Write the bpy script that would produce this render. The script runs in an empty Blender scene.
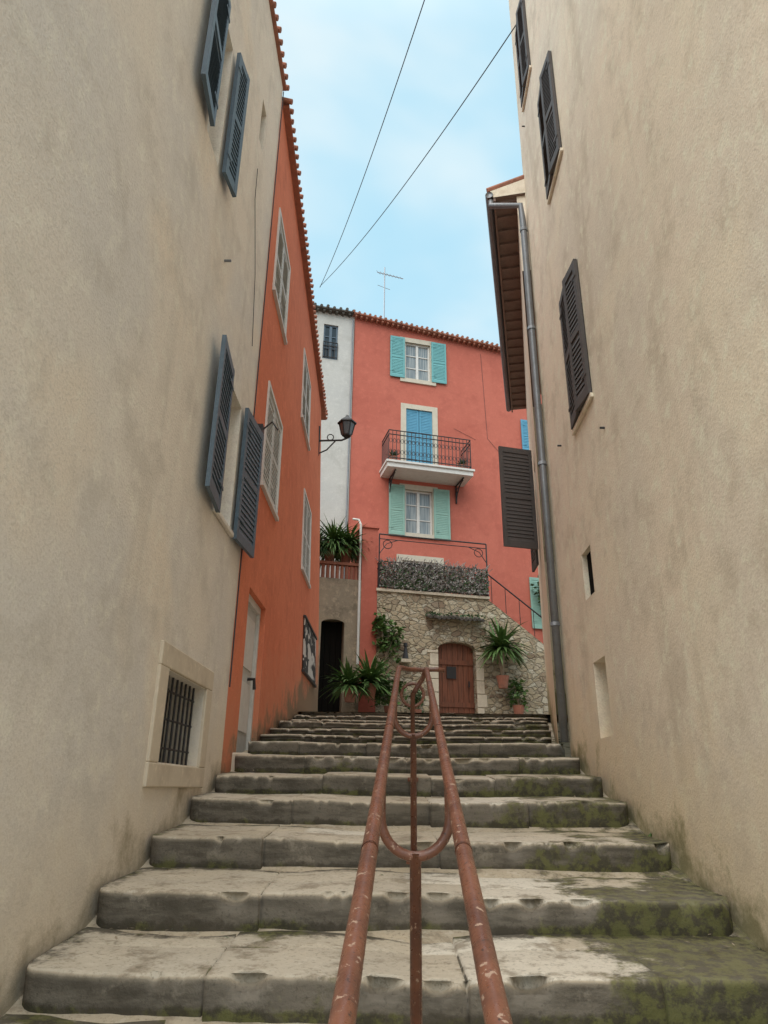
import bpy, math, random
from mathutils import Vector, noise, Matrix
random.seed(7)
SC=bpy.context.scene
# ------------------------------------------------------------------ node helpers
def newmat(name,rough=.8,metal=0.,spec=.3):
    m=bpy.data.materials.new(name);m.use_nodes=True
    nt=m.node_tree;b=nt.nodes['Principled BSDF']
    b.inputs['Roughness'].default_value=rough;b.inputs['Metallic'].default_value=metal
    b.inputs['Specular IOR Level'].default_value=spec
    return m,nt,b
def N(nt,t,**k):
    n=nt.nodes.new(t)
    for a,v in k.items():
        if a.startswith('i_'): n.inputs[int(a[2:])].default_value=v
        else: setattr(n,a,v)
    return n
def coords(nt,scale=(1,1,1)):
    tc=N(nt,'ShaderNodeTexCoord');mp=N(nt,'ShaderNodeMapping');mp.inputs['Scale'].default_value=scale
    nt.links.new(tc.outputs['Object'],mp.inputs[0]);return mp.outputs[0]
def noi(nt,co,scale,detail=3,rough=.55,dist=0.):
    n=N(nt,'ShaderNodeTexNoise');nt.links.new(co,n.inputs['Vector'])
    n.inputs['Scale'].default_value=scale;n.inputs['Detail'].default_value=detail
    n.inputs['Roughness'].default_value=rough;n.inputs['Distortion'].default_value=dist
    return n.outputs['Fac']
def ramp(nt,fac,a,b,va=0.,vb=1.):
    r=N(nt,'ShaderNodeMapRange');nt.links.new(fac,r.inputs[0])
    r.inputs[1].default_value=a;r.inputs[2].default_value=b;r.inputs[3].default_value=va;r.inputs[4].default_value=vb
    r.interpolation_type='SMOOTHSTEP' if b>a else 'LINEAR'
    return r.outputs[0]
def math_(nt,op,a,b=None):
    n=N(nt,'ShaderNodeMath',operation=op)
    for i,x in enumerate((a,b)):
        if x is None: continue
        if isinstance(x,(int,float)): n.inputs[i].default_value=x
        else: nt.links.new(x,n.inputs[i])
    return n.outputs[0]
def mix(nt,fac,a,b,mode='MIX'):
    n=N(nt,'ShaderNodeMix',data_type='RGBA',blend_type=mode)
    for i,x in ((0,fac),(6,a),(7,b)):
        if isinstance(x,(int,float)): n.inputs[i].default_value=x
        elif isinstance(x,tuple): n.inputs[i].default_value=(*x,1)
        else: nt.links.new(x,n.inputs[i])
    return n.outputs[2]
def bump(nt,b,h,strength=.3,dist=.01):
    n=N(nt,'ShaderNodeBump');n.inputs['Strength'].default_value=strength;n.inputs['Distance'].default_value=dist
    nt.links.new(h,n.inputs['Height']);nt.links.new(n.outputs[0],b.inputs['Normal'])
def setc(nt,b,c): nt.links.new(c,b.inputs['Base Color'])

def stucco(name,c1,c2,dark,base=None,bumpd=.006,streak=.35,contrast=1.,warm=None,moss=None):
    m,nt,b=newmat(name,.92,spec=.12)
    co=coords(nt);cs=coords(nt,(1.6,1.6,.2))
    big=noi(nt,co,.45,2,.6);mid=noi(nt,co,2.2,5,.70);fine=noi(nt,co,60,2,.65)
    c=mix(nt,ramp(nt,big,.38,.62),c1,c2)
    if warm: c=mix(nt,ramp(nt,noi(nt,co,.8,2,.6),.5,.68,0,.7),c,warm)
    c=mix(nt,ramp(nt,mid,.47,.70,0,.46*contrast),c,dark)
    if streak: c=mix(nt,ramp(nt,noi(nt,cs,1.5,3,.6),.54,.76,0,streak),c,dark)
    if contrast>=1: c=mix(nt,ramp(nt,noi(nt,co,7,3,.7),.48,.72,0,.5*contrast),c,tuple(min(.85,x*1.16) for x in c1))
    c=mix(nt,ramp(nt,fine,.45,.7,0,.38),c,tuple(x*.66 for x in c1))
    if base:
        tc=N(nt,'ShaderNodeTexCoord');sp=N(nt,'ShaderNodeSeparateXYZ');nt.links.new(tc.outputs['Object'],sp.inputs[0])
        h=math_(nt,'SUBTRACT',sp.outputs[2],math_(nt,'MULTIPLY',sp.outputs[1],.27))
        h=math_(nt,'ADD',h,math_(nt,'MULTIPLY',math_(nt,'SUBTRACT',mid,.5),1.7))
        c=mix(nt,ramp(nt,h,.8,-.1,0,.75),c,base)
        c=mix(nt,ramp(nt,h,.10,-.20,0,.78),c,moss or (.16,.15,.10))
    setc(nt,b,c)
    h=math_(nt,'ADD',math_(nt,'MULTIPLY',fine,.7),math_(nt,'MULTIPLY',mid,1.7))
    bump(nt,b,h,.6,bumpd)
    return m
def paint(name,c,dirt_dark=(.1,.08,.06),amt=.35,rough=.6,scale=6,spec=.3,metal=0.):
    m,nt,b=newmat(name,rough,metal,spec);co=coords(nt)
    k=mix(nt,ramp(nt,noi(nt,co,scale,3,.7),.4,.8,0,amt),c,dirt_dark)
    k=mix(nt,ramp(nt,noi(nt,co,scale*7,2,.7),.5,.85,0,amt),k,tuple(min(.85,x*1.35+.02) for x in c))
    setc(nt,b,k);return m

MAT={}
MAT['grey']=stucco('stucco_grey_beige',(.78,.70,.60),(.70,.655,.60),(.51,.46,.395),base=(.69,.59,.455),warm=(.81,.70,.565),moss=(.34,.29,.21))
MAT['right']=stucco('stucco_warm_beige',(.82,.70,.56),(.74,.65,.535),(.53,.445,.34),base=(.74,.60,.40),warm=(.84,.73,.57),contrast=1.3,streak=.5,moss=(.20,.19,.09))
MAT['orange']=stucco('render_orange',(.70,.225,.125),(.65,.20,.11),(.50,.15,.085),base=(.57,.25,.15),bumpd=.003,streak=.3)
MAT['red']=stucco('render_coral_red',(.49,.150,.108),(.455,.133,.095),(.36,.10,.075),bumpd=.003,streak=.35)
MAT['white']=stucco('render_white',(.52,.51,.48),(.48,.475,.455),(.38,.37,.34),bumpd=.003)
MAT['old']=stucco('old_plaster',(.36,.29,.21),(.28,.23,.17),(.14,.12,.09),bumpd=.02,contrast=1.8)
MAT['cream']=paint('cream_trim',(.54,.49,.40),(.36,.30,.23),.4,.85)
MAT['creamwarm']=paint('stone_trim',(.60,.52,.41),(.40,.32,.24),.6,.9,3)
MAT['slate']=paint('slate_blue_paint',(.095,.135,.175),(.06,.078,.095),.5,.5)
MAT['brown']=paint('brown_grey_paint',(.09,.08,.078),(.045,.04,.039),.4,.6)
MAT['teal']=paint('turquoise_paint',(.14,.36,.37),(.08,.22,.24),.3,.6)
MAT['green']=paint('pale_green_paint',(.25,.41,.35),(.12,.25,.2),.3,.6)
MAT['blue']=paint('sky_blue_paint',(.10,.30,.44),(.06,.2,.3),.3,.6)
MAT['whitep']=paint('white_paint',(.62,.605,.575),(.4,.38,.34),.4,.6)
MAT['greyp']=paint('pale_grey_paint',(.52,.52,.50),(.28,.27,.25),.4,.7)
MAT['iron']=paint('wrought_iron',(.02,.02,.022),(.06,.035,.02),.3,.5,20,.4)
MAT['zinc']=paint('zinc_pipe',(.20,.21,.225),(.10,.095,.09),.5,.45,5,.5,.4)
MAT['tile']=paint('terracotta_tile',(.36,.15,.10),(.17,.10,.075),.7,.9,3)
MAT['slatetile']=paint('grey_weathered_tile',(.11,.098,.085),(.05,.046,.04),.7,.9,3)
MAT['eavewood']=paint('brown_eave_boards',(.22,.15,.125),(.12,.08,.065),.5,.7)
m,nt,b=newmat('red_brown_wood',.6);co=coords(nt,(14,14,1.2));k=mix(nt,ramp(nt,noi(nt,co,2,4,.7),.35,.7),(.20,.07,.038),(.10,.04,.023));setc(nt,b,k);bump(nt,b,noi(nt,co,4,3),.4,.005);MAT['wood']=m
m,nt,b=newmat('window_glass',.06,0,.6);b.inputs['Base Color'].default_value=(.03,.035,.04,1);MAT['glass']=m
m,nt,b=newmat('curtained_glass',.1,0,.6);co=coords(nt,(30,30,1));setc(nt,b,mix(nt,ramp(nt,noi(nt,co,1,2),.4,.6),(.16,.19,.21),(.32,.34,.34)));MAT['glassl']=m
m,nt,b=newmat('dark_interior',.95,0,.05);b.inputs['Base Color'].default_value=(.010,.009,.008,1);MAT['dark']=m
m,nt,b=newmat('cable_black',.6);b.inputs['Base Color'].default_value=(.05,.05,.055,1);MAT['cable']=m
m,nt,b=newmat('aluminium',.4,.8);b.inputs['Base Color'].default_value=(.3,.3,.32,1);MAT['alu']=m
m,nt,b=newmat('lamp_glass',.15,0,.5);b.inputs['Base Color'].default_value=(.08,.08,.08,1);MAT['lampglass']=m
m,nt,b=newmat('worn_brown_rail_paint',.34,0,.5);co=coords(nt)
k=mix(nt,ramp(nt,noi(nt,co,7,4,.6),.35,.7),(.175,.068,.038),(.10,.040,.026))
n38=noi(nt,co,38,4,.65)
k=mix(nt,ramp(nt,n38,.615,.66),k,(.32,.21,.15));k=mix(nt,ramp(nt,noi(nt,co,90,3,.7),.60,.7),k,(.045,.024,.018))
setc(nt,b,k);bump(nt,b,n38,.5,-.003)
nt.links.new(ramp(nt,n38,.3,.7,.22,.6),b.inputs['Roughness']);MAT['rail']=m
def leafmat(name,a,c,d):
    m,nt,b=newmat(name,.5,0,.35);co=coords(nt)
    k=mix(nt,ramp(nt,noi(nt,co,9,2,.6),.35,.65),a,c);k=mix(nt,ramp(nt,noi(nt,co,31,1),.6,.75),k,d);setc(nt,b,k);return m
MAT['leaf']=leafmat('leaf_green',(.06,.12,.03),(.10,.18,.05),(.20,.26,.09))
MAT['leafd']=leafmat('leaf_dark',(.03,.07,.025),(.06,.11,.04),(.10,.15,.06))
MAT['dry']=leafmat('dry_vine',(.10,.085,.075),(.30,.28,.26),(.60,.58,.55))
# stone steps
m,nt,b=newmat('worn_step_stone',.88,0,.2);co=coords(nt)
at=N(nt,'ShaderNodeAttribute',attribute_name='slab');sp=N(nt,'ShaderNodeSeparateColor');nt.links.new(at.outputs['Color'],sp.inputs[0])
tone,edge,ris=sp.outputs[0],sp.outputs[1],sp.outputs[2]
big=noi(nt,co,1.1,3,.6);mid=noi(nt,co,4.5,5,.72);fine=noi(nt,co,42,3,.72);n12=noi(nt,co,14,4,.72)
cs=coords(nt,(1.2,1.2,6.));lay=noi(nt,cs,3.,4,.65)
k=mix(nt,ramp(nt,big,.35,.65),(.48,.405,.30),(.40,.345,.265))
k=mix(nt,tone,k,(.66,.61,.52))
k=mix(nt,ramp(nt,mid,.49,.64,0,.72),k,(.24,.195,.14))
k=mix(nt,ramp(nt,fine,.52,.70,0,.5),k,(.16,.135,.10))
k=mix(nt,ramp(nt,n12,.56,.66,0,.38),k,(.62,.565,.475))
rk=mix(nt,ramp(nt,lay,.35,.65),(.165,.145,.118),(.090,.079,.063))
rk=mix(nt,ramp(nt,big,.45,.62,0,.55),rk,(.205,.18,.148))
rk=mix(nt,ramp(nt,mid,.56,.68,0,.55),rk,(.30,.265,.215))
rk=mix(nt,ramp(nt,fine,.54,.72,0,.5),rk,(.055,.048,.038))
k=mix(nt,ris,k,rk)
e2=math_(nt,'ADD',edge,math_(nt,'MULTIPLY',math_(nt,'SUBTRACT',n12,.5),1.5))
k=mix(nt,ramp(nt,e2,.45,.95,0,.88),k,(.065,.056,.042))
tc=N(nt,'ShaderNodeTexCoord');sx=N(nt,'ShaderNodeSeparateXYZ');nt.links.new(tc.outputs['Object'],sx.inputs[0])
side=math_(nt,'MULTIPLY',ramp(nt,sx.outputs[0],.6,1.4,0,.25),ramp(nt,sx.outputs[1],7.,3.6,.3,1.))
mz=ramp(nt,math_(nt,'ADD',side,math_(nt,'ADD',math_(nt,'MULTIPLY',edge,.16),math_(nt,'ADD',math_(nt,'MULTIPLY',big,.45),math_(nt,'MULTIPLY',mid,.55)))),.60,.70,0,.85)
k=mix(nt,mz,k,mix(nt,ramp(nt,n12,.42,.58),(.115,.115,.04),(.055,.05,.032)))
setc(nt,b,k)
h=math_(nt,'ADD',math_(nt,'MULTIPLY',mid,1.7),math_(nt,'ADD',math_(nt,'MULTIPLY',fine,.5),math_(nt,'MULTIPLY',n12,.7)))
bump(nt,b,h,.65,.010);MAT['step']=m
# rubble stone
m,nt,b=newmat('rubble_stone',.9,0,.15);co=coords(nt,(1,1,1.5))
nz=N(nt,'ShaderNodeTexNoise');nt.links.new(co,nz.inputs['Vector']);nz.inputs['Scale'].default_value=4.
mm=N(nt,'ShaderNodeMix',data_type='RGBA',blend_type='LINEAR_LIGHT');mm.inputs[0].default_value=.10
nt.links.new(co,mm.inputs[6]);nt.links.new(nz.outputs['Color'],mm.inputs[7])
v=N(nt,'ShaderNodeTexVoronoi');v.inputs['Scale'].default_value=5.6;nt.links.new(mm.outputs[2],v.inputs['Vector'])
ve=N(nt,'ShaderNodeTexVoronoi',feature='DISTANCE_TO_EDGE');ve.inputs['Scale'].default_value=5.6;nt.links.new(mm.outputs[2],ve.inputs['Vector'])
sp=N(nt,'ShaderNodeSeparateColor');nt.links.new(v.outputs['Color'],sp.inputs[0])
k=mix(nt,sp.outputs[0],(.50,.41,.28),(.37,.295,.205));k=mix(nt,ramp(nt,sp.outputs[1],.6,1.),k,(.57,.51,.40));k=mix(nt,ramp(nt,sp.outputs[2],.7,1.),k,(.25,.175,.12))
k=mix(nt,ramp(nt,noi(nt,co,18,3,.7),.4,.8,0,.6),k,(.20,.165,.12))
k=mix(nt,ramp(nt,ve.outputs['Distance'],.05,.0,0,.8),k,mix(nt,ramp(nt,noi(nt,co,2,3),.4,.6),(.17,.14,.10),(.48,.43,.33)))
setc(nt,b,k);bump(nt,b,math_(nt,'ADD',ramp(nt,ve.outputs['Distance'],0,.12),math_(nt,'MULTIPLY',noi(nt,co,20,3),.4)),.9,.04);MAT['rubble']=m
MAT['paving']=paint('paving_stone',(.30,.26,.21),(.14,.12,.1),.6,.9,2)
m,nt,b=newmat('poster_print',.6);co=coords(nt,(1,6,9));w=N(nt,'ShaderNodeTexWave');nt.links.new(co,w.inputs['Vector']);w.inputs['Scale'].default_value=.45;w.inputs['Distortion'].default_value=7.
k=mix(nt,ramp(nt,w.outputs['Fac'],.35,.5),(.03,.03,.03),(.55,.52,.48));setc(nt,b,k);MAT['poster']=m

# ------------------------------------------------------------------ mesh builder
class MB:
    def __init__(s): s.v=[];s.f=[];s.m=[];s.mats=[]
    def mi(s,mat):
        mat=MAT[mat] if isinstance(mat,str) else mat
        if mat not in s.mats: s.mats.append(mat)
        return s.mats.index(mat)
    def poly(s,pts,mat):
        i=len(s.v);s.v+= [tuple(p) for p in pts];s.f.append(tuple(range(i,i+len(pts))));s.m.append(s.mi(mat))
    def box(s,M,s0,s1,z0,z1,o0,o1,mat):
        i=len(s.v)
        for a in (s0,s1):
            for z in (z0,z1):
                for o in (o0,o1): s.v.append(tuple(M(a,z,o)))
        k=s.mi(mat)
        for q in ((0,1,3,2),(4,6,7,5),(0,4,5,1),(2,3,7,6),(0,2,6,4),(1,5,7,3)):
            s.f.append(tuple(i+x for x in q));s.m.append(k)
    def tube(s,pts,r,mat,n=8,r1=None,cap=True):
        pts=[Vector(p) for p in pts];k=s.mi(mat);base=len(s.v)
        t=(pts[1]-pts[0]).normalized();a=Vector((0,0,1)) if abs(t.z)<.9 else Vector((1,0,0))
        u=t.cross(a).normalized()
        for i,p in enumerate(pts):
            if i==0: t=(pts[1]-p)
            elif i==len(pts)-1: t=(p-pts[i-1])
            else: t=(pts[i+1]-p).normalized()+(p-pts[i-1]).normalized()
            t.normalize();u=(u-t*u.dot(t)).normalized();w=t.cross(u)
            rr=r if r1 is None else r+(r1-r)*i/(len(pts)-1)
            for j in range(n):
                a=2*math.pi*j/n;s.v.append(tuple(p+u*rr*math.cos(a)+w*rr*math.sin(a)))
        for i in range(len(pts)-1):
            for j in range(n):
                j2=(j+1)%n;s.f.append((base+i*n+j,base+i*n+j2,base+(i+1)*n+j2,base+(i+1)*n+j));s.m.append(k)
        if cap:
            s.f.append(tuple(base+j for j in range(n)));s.m.append(k)
            e=base+(len(pts)-1)*n;s.f.append(tuple(e+j for j in range(n)));s.m.append(k)
    def obj(s,name,parent=None,smooth=False,bevel=0):
        me=bpy.data.meshes.new(name);me.from_pydata(s.v,[],s.f)
        for m in s.mats: me.materials.append(m)
        for p,k in zip(me.polygons,s.m): p.material_index=k
        if smooth:
            for p in me.polygons: p.use_smooth=True
        me.update();o=bpy.data.objects.new(name,me);SC.collection.objects.link(o)
        if parent: o.parent=parent
        if bevel:
            bv=o.modifiers.new('b','BEVEL');bv.width=bevel;bv.segments=2;bv.limit_method='ANGLE'
        return o
def empty(name):
    o=bpy.data.objects.new(name,None);SC.collection.objects.link(o);return o
def hinge(M,s,o,ang,sgn=1):
    ca,sa=math.cos(ang),math.sin(ang)
    return lambda a,z,b: M(s+sgn*(a*ca)-(b*sa)*sgn, z, o+a*sa+b*ca)

def wall(mb,M,s0,s1,z0,z1,ops,mat,depth=.22,step=1.5,reveal=None,ztop=None):
    S={s0,s1};Z={z0,z1}
    a=s0
    while a<s1: S.add(a);a+=step
    a=z0
    while a<z1: Z.add(a);a+=step
    for o in ops: S|={o[0],o[1]};Z|={o[2],o[3]}
    S=sorted(x for x in S if s0<=x<=s1);Z=sorted(x for x in Z if z0<=x<=z1)
    for i in range(len(S)-1):
        for j in range(len(Z)-1):
            cs=(S[i]+S[i+1])/2;cz=(Z[j]+Z[j+1])/2
            if any(o[0]<cs<o[1] and o[2]<cz<o[3] for o in ops): continue
            mb.poly([M(S[i],Z[j],0),M(S[i+1],Z[j],0),M(S[i+1],Z[j+1],0),M(S[i],Z[j+1],0)],mat)
    rv=reveal or mat
    for o in ops:
        d=o[4] if len(o)>4 else depth
        a,b_,c,e=o[:4]
        mb.poly([M(a,c,0),M(a,e,0),M(a,e,-d),M(a,c,-d)],rv);mb.poly([M(b_,c,0),M(b_,e,0),M(b_,e,-d),M(b_,c,-d)],rv)
        mb.poly([M(a,c,0),M(b_,c,0),M(b_,c,-d),M(a,c,-d)],rv);mb.poly([M(a,e,0),M(b_,e,0),M(b_,e,-d),M(a,e,-d)],rv)
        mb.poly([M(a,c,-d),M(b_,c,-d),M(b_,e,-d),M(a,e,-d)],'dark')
def shutter(M,s0,s1,z0,z1,o,mat,name,parent,pitch=.055,th=.035,mid=True):
    mb=MB();w=.055
    if s0>s1: s0,s1=s1,s0
    mb.box(M,s0,s0+w,z0,z1,o,o+th,mat);mb.box(M,s1-w,s1,z0,z1,o,o+th,mat)
    rails=[(z0,z0+.09),(z1-.08,z1)]
    if mid: zm=(z0+z1)/2;rails.append((zm-.035,zm+.035))
    for a,b_ in rails: mb.box(M,s0+w,s1-w,a,b_,o+.002,o+th-.002,mat)
    z=z0+.09;c=o+th/2
    while z<z1-.08-pitch*.5:
        if not any(a-pitch*.8<z<b_ for a,b_ in rails[2:]):
            for sg in (1,-1):
                mb.poly([M(s0+w,z,c+sg*.014),M(s1-w,z,c+sg*.014),M(s1-w,z+pitch*.93,c+sg*.003),M(s0+w,z+pitch*.93,c+sg*.003)],mat)
                mb.poly([M(s0+w,z,c+sg*.014),M(s1-w,z,c+sg*.014),M(s1-w,z+.003,c+sg*.003),M(s0+w,z+.003,c+sg*.003)],mat)
        z+=pitch
    mb.box(M,s0+w,s1-w,z0+.08,z1-.07,c-.002,c+.002,mat)
    for zz in (z0+.2,z1-.2): mb.box(M,s0-.01,s1*.3+s0*.7,zz,zz+.03,o+th,o+th+.006,mat)
    return mb.obj(name,parent)
def casement(M,s0,s1,z0,z1,o,fr,name,parent,panes=3,glass='glass',curtain=True):
    mb=MB();w=.05
    mb.box(M,s0,s1,z0,z0+w,o,o+.05,fr);mb.box(M,s0,s1,z1-w,z1,o,o+.05,fr)
    mb.box(M,s0,s0+w,z0+w,z1-w,o,o+.05,fr);mb.box(M,s1-w,s1,z0+w,z1-w,o,o+.05,fr)
    c=(s0+s1)/2;mb.box(M,c-.04,c+.04,z0+w,z1-w,o+.003,o+.06,fr)
    for i in range(1,panes):
        z=z0+(z1-z0)*i/panes;mb.box(M,s0+w,c-.04,z-.015,z+.015,o+.005,o+.04,fr);mb.box(M,c+.04,s1-w,z-.015,z+.015,o+.005,o+.04,fr)
    mb.poly([M(s0+w,z0+w,o+.015),M(s1-w,z0+w,o+.015),M(s1-w,z1-w,o+.015),M(s0+w,z1-w,o+.015)],glass)
    return mb.obj(name,parent)
def eave(M,s0,s1,z,over,name,parent,mat='tile',z1=None,back=3.,rise=1.,sp=.16,under='tile',r=.05):
    z1=z if z1 is None else z1
    zz=lambda s:z+(z1-z)*(s-s0)/(s1-s0)
    mb=MB();n=max(1,int((s1-s0)/sp))
    mb.poly([M(s0,zz(s0)+.02,over),M(s1,zz(s1)+.02,over),M(s1,zz(s1)+.02,-.1),M(s0,zz(s0)+.02,-.1)],under)
    mb.poly([M(s0,zz(s0)+.02,over),M(s1,zz(s1)+.02,over),M(s1,zz(s1)+.07,over),M(s0,zz(s0)+.07,over)],under)
    mb.poly([M(s0,zz(s0)+.07,over),M(s1,zz(s1)+.07,over),M(s1,zz(s1)+.07+rise,-back),M(s0,zz(s0)+.07+rise,-back)],mat)
    for i in range(n+1):
        s=s0+(s1-s0)*i/n
        j=random.uniform(-.012,.012)
        mb.tube([M(s,zz(s)+.08+j,over+.03+j),M(s,zz(s)+.08+rise,-back)],r,mat,8)
        if i<n and over>.1:
            s2=s+sp/2;mb.tube([M(s2,zz(s2)-.02,over-.04),M(s2,zz(s2)-.02,-.05)],r*.8,mat,8)
    return mb.obj(name,parent)

# ------------------------------------------------------------------ plan mappers
def ML(s,z,o): return Vector((-1.525+.02*s+o,s,z))
def MO(s,z,o): return Vector((-1.525+.02*s+o-.0045*max(0,s-6.5)*max(0,z-3),s,z))
def MR(s,z,o): return Vector((1.69+.03*s-o,s,z))
def MN(s,z,o):
    d=Vector((.212,.977,0));n=Vector((-.977,.212,0));return Vector((1.80,7.46,0))+d*s+n*o+Vector((0,0,z))
nR=Vector((.2425,-.970,0))
def MRed(s,z,o): return Vector((s,19.24+.25*s,z))+nR*o
def MSt(s,z,o): return Vector((s,17.5+.25*s,z))+nR*o

# ------------------------------------------------------------------ GROUND
g=MB()
ys=[(-400,-1.02),(-3.3,-1.02),(11.3,2.2),(400,2.2)]
for (a,za),(b_,zb) in zip(ys,ys[1:]): g.poly([(-400,a,za),(400,a,za),(400,b_,zb),(-400,b_,zb)],'paving')
g.obj('ground')
g=MB();g.poly([(-3,11.25,2.67),(7,11.25,2.67),(7,24,3.55),(-3,24,3.55)],'paving');g.obj('plaza_pavement')

# ------------------------------------------------------------------ STAIRCASE
stairs=empty('stone_staircase')
fr=[(2.52-.7*k,.27*(2.52-.7*k)) for k in range(8,-1,-1)]+[(y,.27*y) for y in (3.22,3.93,4.70,5.46,6.15,6.78,7.40)]+[(8.0,2.11),(8.6,2.225),(9.25,2.34),(9.9,2.45),(10.6,2.56),(11.3,2.675)]
def lw(y): return -1.525+.02*y
def rw(y): return 1.69+.03*y if y<7.3 else max(1.91,1.80+.217*(y-7.46))
def stepmesh(i):
    yf,zf=fr[i];last=i==len(fr)-1
    yn=fr[i+1][0] if not last else 13.5
    pz=fr[i-1][1]+.035 if i else zf-.2
    rnd=random.Random(i*13+5);vis=yf>1
    x0=lw(yf)+.02;x1=rw(yf)-.03
    js=[];x=x0+rnd.uniform(.5,1.0)
    while x<x1-.4: js.append(x);x+=rnd.uniform(.5,1.4)
    xs=set();nseg=int((x1-x0)/.02) if vis else 20
    for k in range(nseg+1): xs.add(x0+(x1-x0)*k/nseg)
    xs={x for x in xs if all(abs(x-j)>.011 for j in js)}
    for j in js: xs|={j-.007,j-.0025,j+.0025,j+.007}
    xs|={x0+.005,x0+.015,x1-.005,x1-.015}
    xs=sorted(xs)
    tones=[rnd.uniform(0,.45) for _ in range(len(js)+1)]
    tin=[rnd.uniform(0,.4) for _ in range(4)]
    if i in (9,10,12): tin[2]=.95;tones[-1 if len(tones)<4 else -2]=.8
    if i==11: tin[1]=.8
    offs=[rnd.uniform(-.035,.035) for _ in tones];dz=[rnd.uniform(-.012,.010) for _ in tones]
    R=.12;V=[];C=[];rows=[]
    bow=rnd.uniform(-.02,.06);nosew=rnd.uniform(.30,.42)
    tread=[0.02,.05,.10,.2,nosew-.012,nosew,nosew+.012,.5,.58,.66,.74,.82,.9,.95,1.0]
    jx=[x0+(x1-x0)*t for t in (rnd.uniform(.15,.35),rnd.uniform(.45,.6),rnd.uniform(.7,.85))]
    for x in xs:
        k=sum(1 for j in js if x>j)
        ki=sum(1 for j in jx if x+.06*noise.noise(Vector((x*9,yf,2)))>j)
        joint=any(abs(x-j)<.004 for j in js)
        e=min(x-x0,x1-x);cb=0
        if e<R: cb=R-math.sqrt(max(0,R*R-(R-e)**2))
        t=(x-x0)/(x1-x0)*2-1
        chip=max(0,noise.noise(Vector((x*5.5,yf*7,11)))-.25)*.17+max(0,noise.noise(Vector((x*17,yf*7,15)))-.2)*.07
        yy=yf+cb+offs[k]+bow*t*t+.030*noise.noise(Vector((x*1.9,yf*3,0)))+.007*noise.noise(Vector((x*9,yf*3,4)))
        nf=lambda a,b_:noise.noise(Vector((x*a,yf*5,b_)))
        zz=zf+dz[k]+.014*nf(1.7,2)+.003*nf(8,1)
        zz-=.012*math.exp(-((x-.35)/.7)**2)
        if joint: yy+=.012;zz-=.006
        zc=zz-chip*.7
        pr=[(yy+.05,pz-.12),(yy+.016,pz-.03),(yy+.014+.008*nf(12,7),pz+.02),(yy+.010+.010*nf(9,8),pz+(zz-pz)*.35),(yy+.006+.010*nf(10,9)+chip*.3,pz+(zz-pz)*.65),(yy+chip*.8,zc-.028),(yy+chip*1.2,zc-.014),(yy+.004+chip*1.5,zc-.005),(yy+.011+chip*1.7,zc-.0005)]
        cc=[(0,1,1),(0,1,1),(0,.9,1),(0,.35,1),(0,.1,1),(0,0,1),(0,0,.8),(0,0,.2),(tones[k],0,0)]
        yb=yn+.34
        for qi,q in enumerate(tread):
            ty=yy+q*(yb-yy);u=(ty-yf)/(yn-yf)
            if qi==0: ty=max(ty,yy+.015+chip*1.8)
            inn=qi>=6;seam=qi==5
            tz=zz+.035*min(1.3,u)+.006*noise.noise(Vector((x*3,ty*3,5)))+(-.005 if joint and not inn else 0)-(.004 if seam else 0)
            if last: tz=zz+.09*(ty-yf)*.9
            dirt_dark=max(0,(u-.76)/.2)*.95  # edge channel rises towards the back of the tread, darkening it there
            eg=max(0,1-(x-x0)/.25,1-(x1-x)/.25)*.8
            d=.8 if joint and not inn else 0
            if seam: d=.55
            pr.append((ty,tz));cc.append((tin[ki] if inn else tones[k],min(1,max(dirt_dark,eg,d)),0))
        rows.append(len(V))
        for (py,pzz),c in zip(pr,cc): V.append((x,py,pzz));C.append(c)
    np_=len(V)//len(xs);F=[]
    for a in range(len(xs)-1):
        for b_ in range(np_-1):
            p=rows[a]+b_;q=rows[a+1]+b_;F.append((p,q,q+1,p+1))
    for a in (0,len(xs)-1):
        base=len(V);col=[V[rows[a]+b_] for b_ in range(np_)]
        V.append((col[-1][0],col[-1][1],col[0][2]));C.append((0,.8,1))
        F.append(tuple(rows[a]+b_ for b_ in range(np_))+(base,))
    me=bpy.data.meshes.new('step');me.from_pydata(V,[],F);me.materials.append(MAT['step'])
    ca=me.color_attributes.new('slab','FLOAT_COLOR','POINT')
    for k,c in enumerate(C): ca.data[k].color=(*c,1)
    for p in me.polygons: p.use_smooth=len(p.vertices)==4
    o=bpy.data.objects.new('step_%d'%(i+1),me);SC.collection.objects.link(o);o.parent=stairs
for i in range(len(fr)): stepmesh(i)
g=MB()
g.poly([(-1.7,-3.3,-.27*3.3-.165),(2.1,-3.3,-.27*3.3-.165),(2.3,7.6,.27*7.6-.165),(-1.7,7.6,.27*7.6-.165)],'step')
g.poly([(-1.7,7.6,1.86),(3.5,7.6,1.86),(3.5,11.6,2.6),(-1.7,11.6,2.6)],'step')
o=g.obj('side_gutter',stairs)

# ------------------------------------------------------------------ HANDRAIL
hr=empty('metal_handrail')
xc=lambda y:.012+.041*y
rz=lambda y:.27*y+.90
g=MB();W=.115
def railpts(sg,y0,y1):
    return [(xc(y)+sg*W,y,rz(y)) for y in [y0+(y1-y0)*k/12 for k in range(13)]]
Lp=railpts(-1,-.6,5.95);c=xc(6.1)
Lp+=[(c-W+.01,6.06,rz(6.02)),(c-W+.05,6.16,rz(6.05)),(c-.02,6.24,rz(6.07)),(c+.08,6.27,rz(6.08)),(c+.22,6.27,rz(6.10)),(c+.29,6.26,rz(6.06))]
g.tube(Lp,.0205,'rail',16)
Rp=railpts(1,-.6,5.85)
Rp+=[(c+W,5.98,rz(5.93)),(c+W-.01,6.06,rz(5.9)),(c+W-.03,6.12,rz(5.7)),(c+.04,6.12,rz(5.45)),(c,6.12,rz(5.2))]
g.tube(Rp,.0205,'rail',16)
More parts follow.
